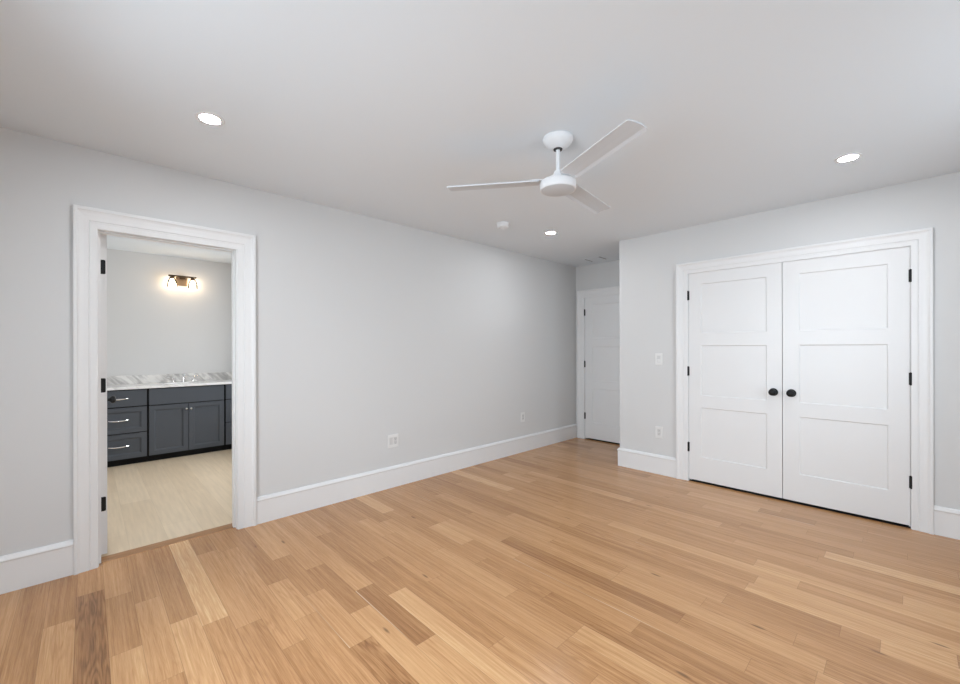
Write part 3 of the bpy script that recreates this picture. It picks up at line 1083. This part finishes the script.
V = {(k_, z): [bm.verts.new((p[0], p[1], z)) for p in L_] for k_, L_ in (('r', rim), ('o', outer)) for z in (TZ0, TZ1)}
for i in range(nn):
    j = (i + 1) % nn
    bm.faces.new((V['r', TZ1][i], V['r', TZ1][j], V['o', TZ1][j], V['o', TZ1][i]))
    bm.faces.new((V['r', TZ0][i], V['o', TZ0][i], V['o', TZ0][j], V['r', TZ0][j]))
    bm.faces.new((V['o', TZ0][i], V['o', TZ1][i], V['o', TZ1][j], V['o', TZ0][j]))
    bm.faces.new((V['r', TZ0][i], V['r', TZ0][j], V['r', TZ1][j], V['r', TZ1][i]))
link('counter_slab', bm, MARBLE_LIT, ct, bevel=0.002)
tag(boxmesh('backsplash', XB + 0.001, XB + 0.020, y0, y1, TZ1 + 0.0005, TZ1 + 0.102, MARBLE, None, bevel=0.002), 'low grey veined marble backsplash strip along the bathroom wall', 'backsplash')
bm = bmesh.new()
prof = [(1.0, 0.0), (0.98, -0.03), (0.90, -0.09), (0.70, -0.125), (0.3, -0.135), (0.0, -0.137)]
rings = []
for r, h in prof:
    rings.append([bm.verts.new((cx_ + ra * r * math.cos(2 * math.pi * i / nn), cy_ + rb * r * math.sin(2 * math.pi * i / nn), TZ0 - 0.0008 + h)) for i in range(nn)] if r else [bm.verts.new((cx_, cy_, TZ0 + h))])
for a, b in zip(rings, rings[1:]):
    for i in range(nn):
        j = (i + 1) % nn
        if len(b) == 1: bm.faces.new((a[i], a[j], b[0]))
        else: bm.faces.new((a[i], a[j], b[j], b[i]))
bs = link('basin', bm, CERAM, ct, smooth=True)
bs['label'] = 'white oval basin'

fc = empty('faucet', (XB + 0.085, 0.8895, TZ1))
tag(fc, 'chrome widespread faucet behind the basin on the marble counter', 'faucet')
fx = XB + 0.085
bm = bmesh.new()
lathe(bm, [(0, 0), (0.024, 0), (0.024, 0.006), (0.015, 0.012), (0.0125, 0.02), (0.0125, 0.085), (0.014, 0.098), (0.010, 0.106), (0, 0.108)], (fx, 0.8895, TZ1), 'Z', 24)
tube(bm, [(fx, 0.8895, TZ1 + 0.088), (fx + 0.03, 0.8895, TZ1 + 0.104), (fx + 0.075, 0.8895, TZ1 + 0.108), (fx + 0.110, 0.8895, TZ1 + 0.098), (fx + 0.120, 0.8895, TZ1 + 0.078)], 0.0105, 14)
link('spout', bm, CHROME, fc, smooth=True)
for s in (-1, 1):
    yy = 0.8895 + s * 0.102
    bm = bmesh.new()
    lathe(bm, [(0, 0), (0.023, 0), (0.023, 0.006), (0.014, 0.012), (0.0125, 0.02), (0.0125, 0.050), (0.015, 0.056), (0.015, 0.066), (0, 0.070)], (fx, yy, TZ1), 'Z', 24)
    tube(bm, [(fx, yy, TZ1 + 0.062), (fx + 0.012, yy + s * 0.035, TZ1 + 0.068), (fx + 0.018, yy + s * 0.068, TZ1 + 0.068)], [0.009, 0.0075, 0.006], 12)
    link('faucet_handle', bm, CHROME, fc, smooth=True)

# ------------------------------------------------------------------ vanity light
SY, SX = 0.888, XB
vl = empty('vanity_light', (SX, SY, 2.18))
tag(vl, 'bronze two bulb wall light with clear glass shades above the vanity', 'wall light')
boxmesh('backplate', SX + 0.0005, SX + 0.022, SY - 0.062, SY + 0.062, 2.125, 2.232, BRASS, vl, bevel=0.003)
bm = bmesh.new()
box(bm, SX + 0.068, SX + 0.108, SY - 0.145, SY + 0.145, 2.224, 2.243)
o = link('crossbar', bm, BRONZE, vl, bevel=0.002)
bm = bmesh.new()
box(bm, SX + 0.020, SX + 0.070, SY - 0.030, SY + 0.030, 2.205, 2.240)
link('arm', bm, BRONZE, vl, bevel=0.002)
for s in (-1, 1):
    yy = SY + s * 0.108
    bm = bmesh.new()
    lathe(bm, [(0, 0), (0.020, 0), (0.022, -0.004), (0.019, -0.030), (0, -0.030)], (SX + 0.088, yy, 2.224), 'Z', 24)
    sk = link('socket', bm, BRONZE, vl, smooth=True)
    bm = bmesh.new()
    lathe(bm, [(0, 0), (0.011, -0.002), (0.014, -0.014), (0.025, -0.034), (0.030, -0.052), (0.026, -0.070), (0.013, -0.081), (0, -0.083)], (SX + 0.088, yy, 2.194), 'Z', 24)
    link('bulb', bm, BULB, sk, smooth=True)
    bm = bmesh.new()
    pr = [(0.024, 0.0), (0.030, -0.012), (0.043, -0.040), (0.050, -0.075), (0.053, -0.120), (0.0515, -0.120), (0.0485, -0.075), (0.0415, -0.040), (0.0285, -0.012), (0.022, 0.0)]
    nn2 = 32
    rg = [[bm.verts.new((SX + 0.088 + r_ * math.cos(2 * math.pi * i / nn2), yy + r_ * math.sin(2 * math.pi * i / nn2), 2.212 + h_)) for r_, h_ in pr] for i in range(nn2)]
    for i in range(nn2):
        a, b2 = rg[i], rg[(i + 1) % nn2]
        for kk in range(len(pr)):
            bm.faces.new((a[kk], a[(kk + 1) % len(pr)], b2[(kk + 1) % len(pr)], b2[kk]))
    o = link('glass_shade', bm, SHADE, vl, smooth=True)
    o['label'] = 'clear glass shade'
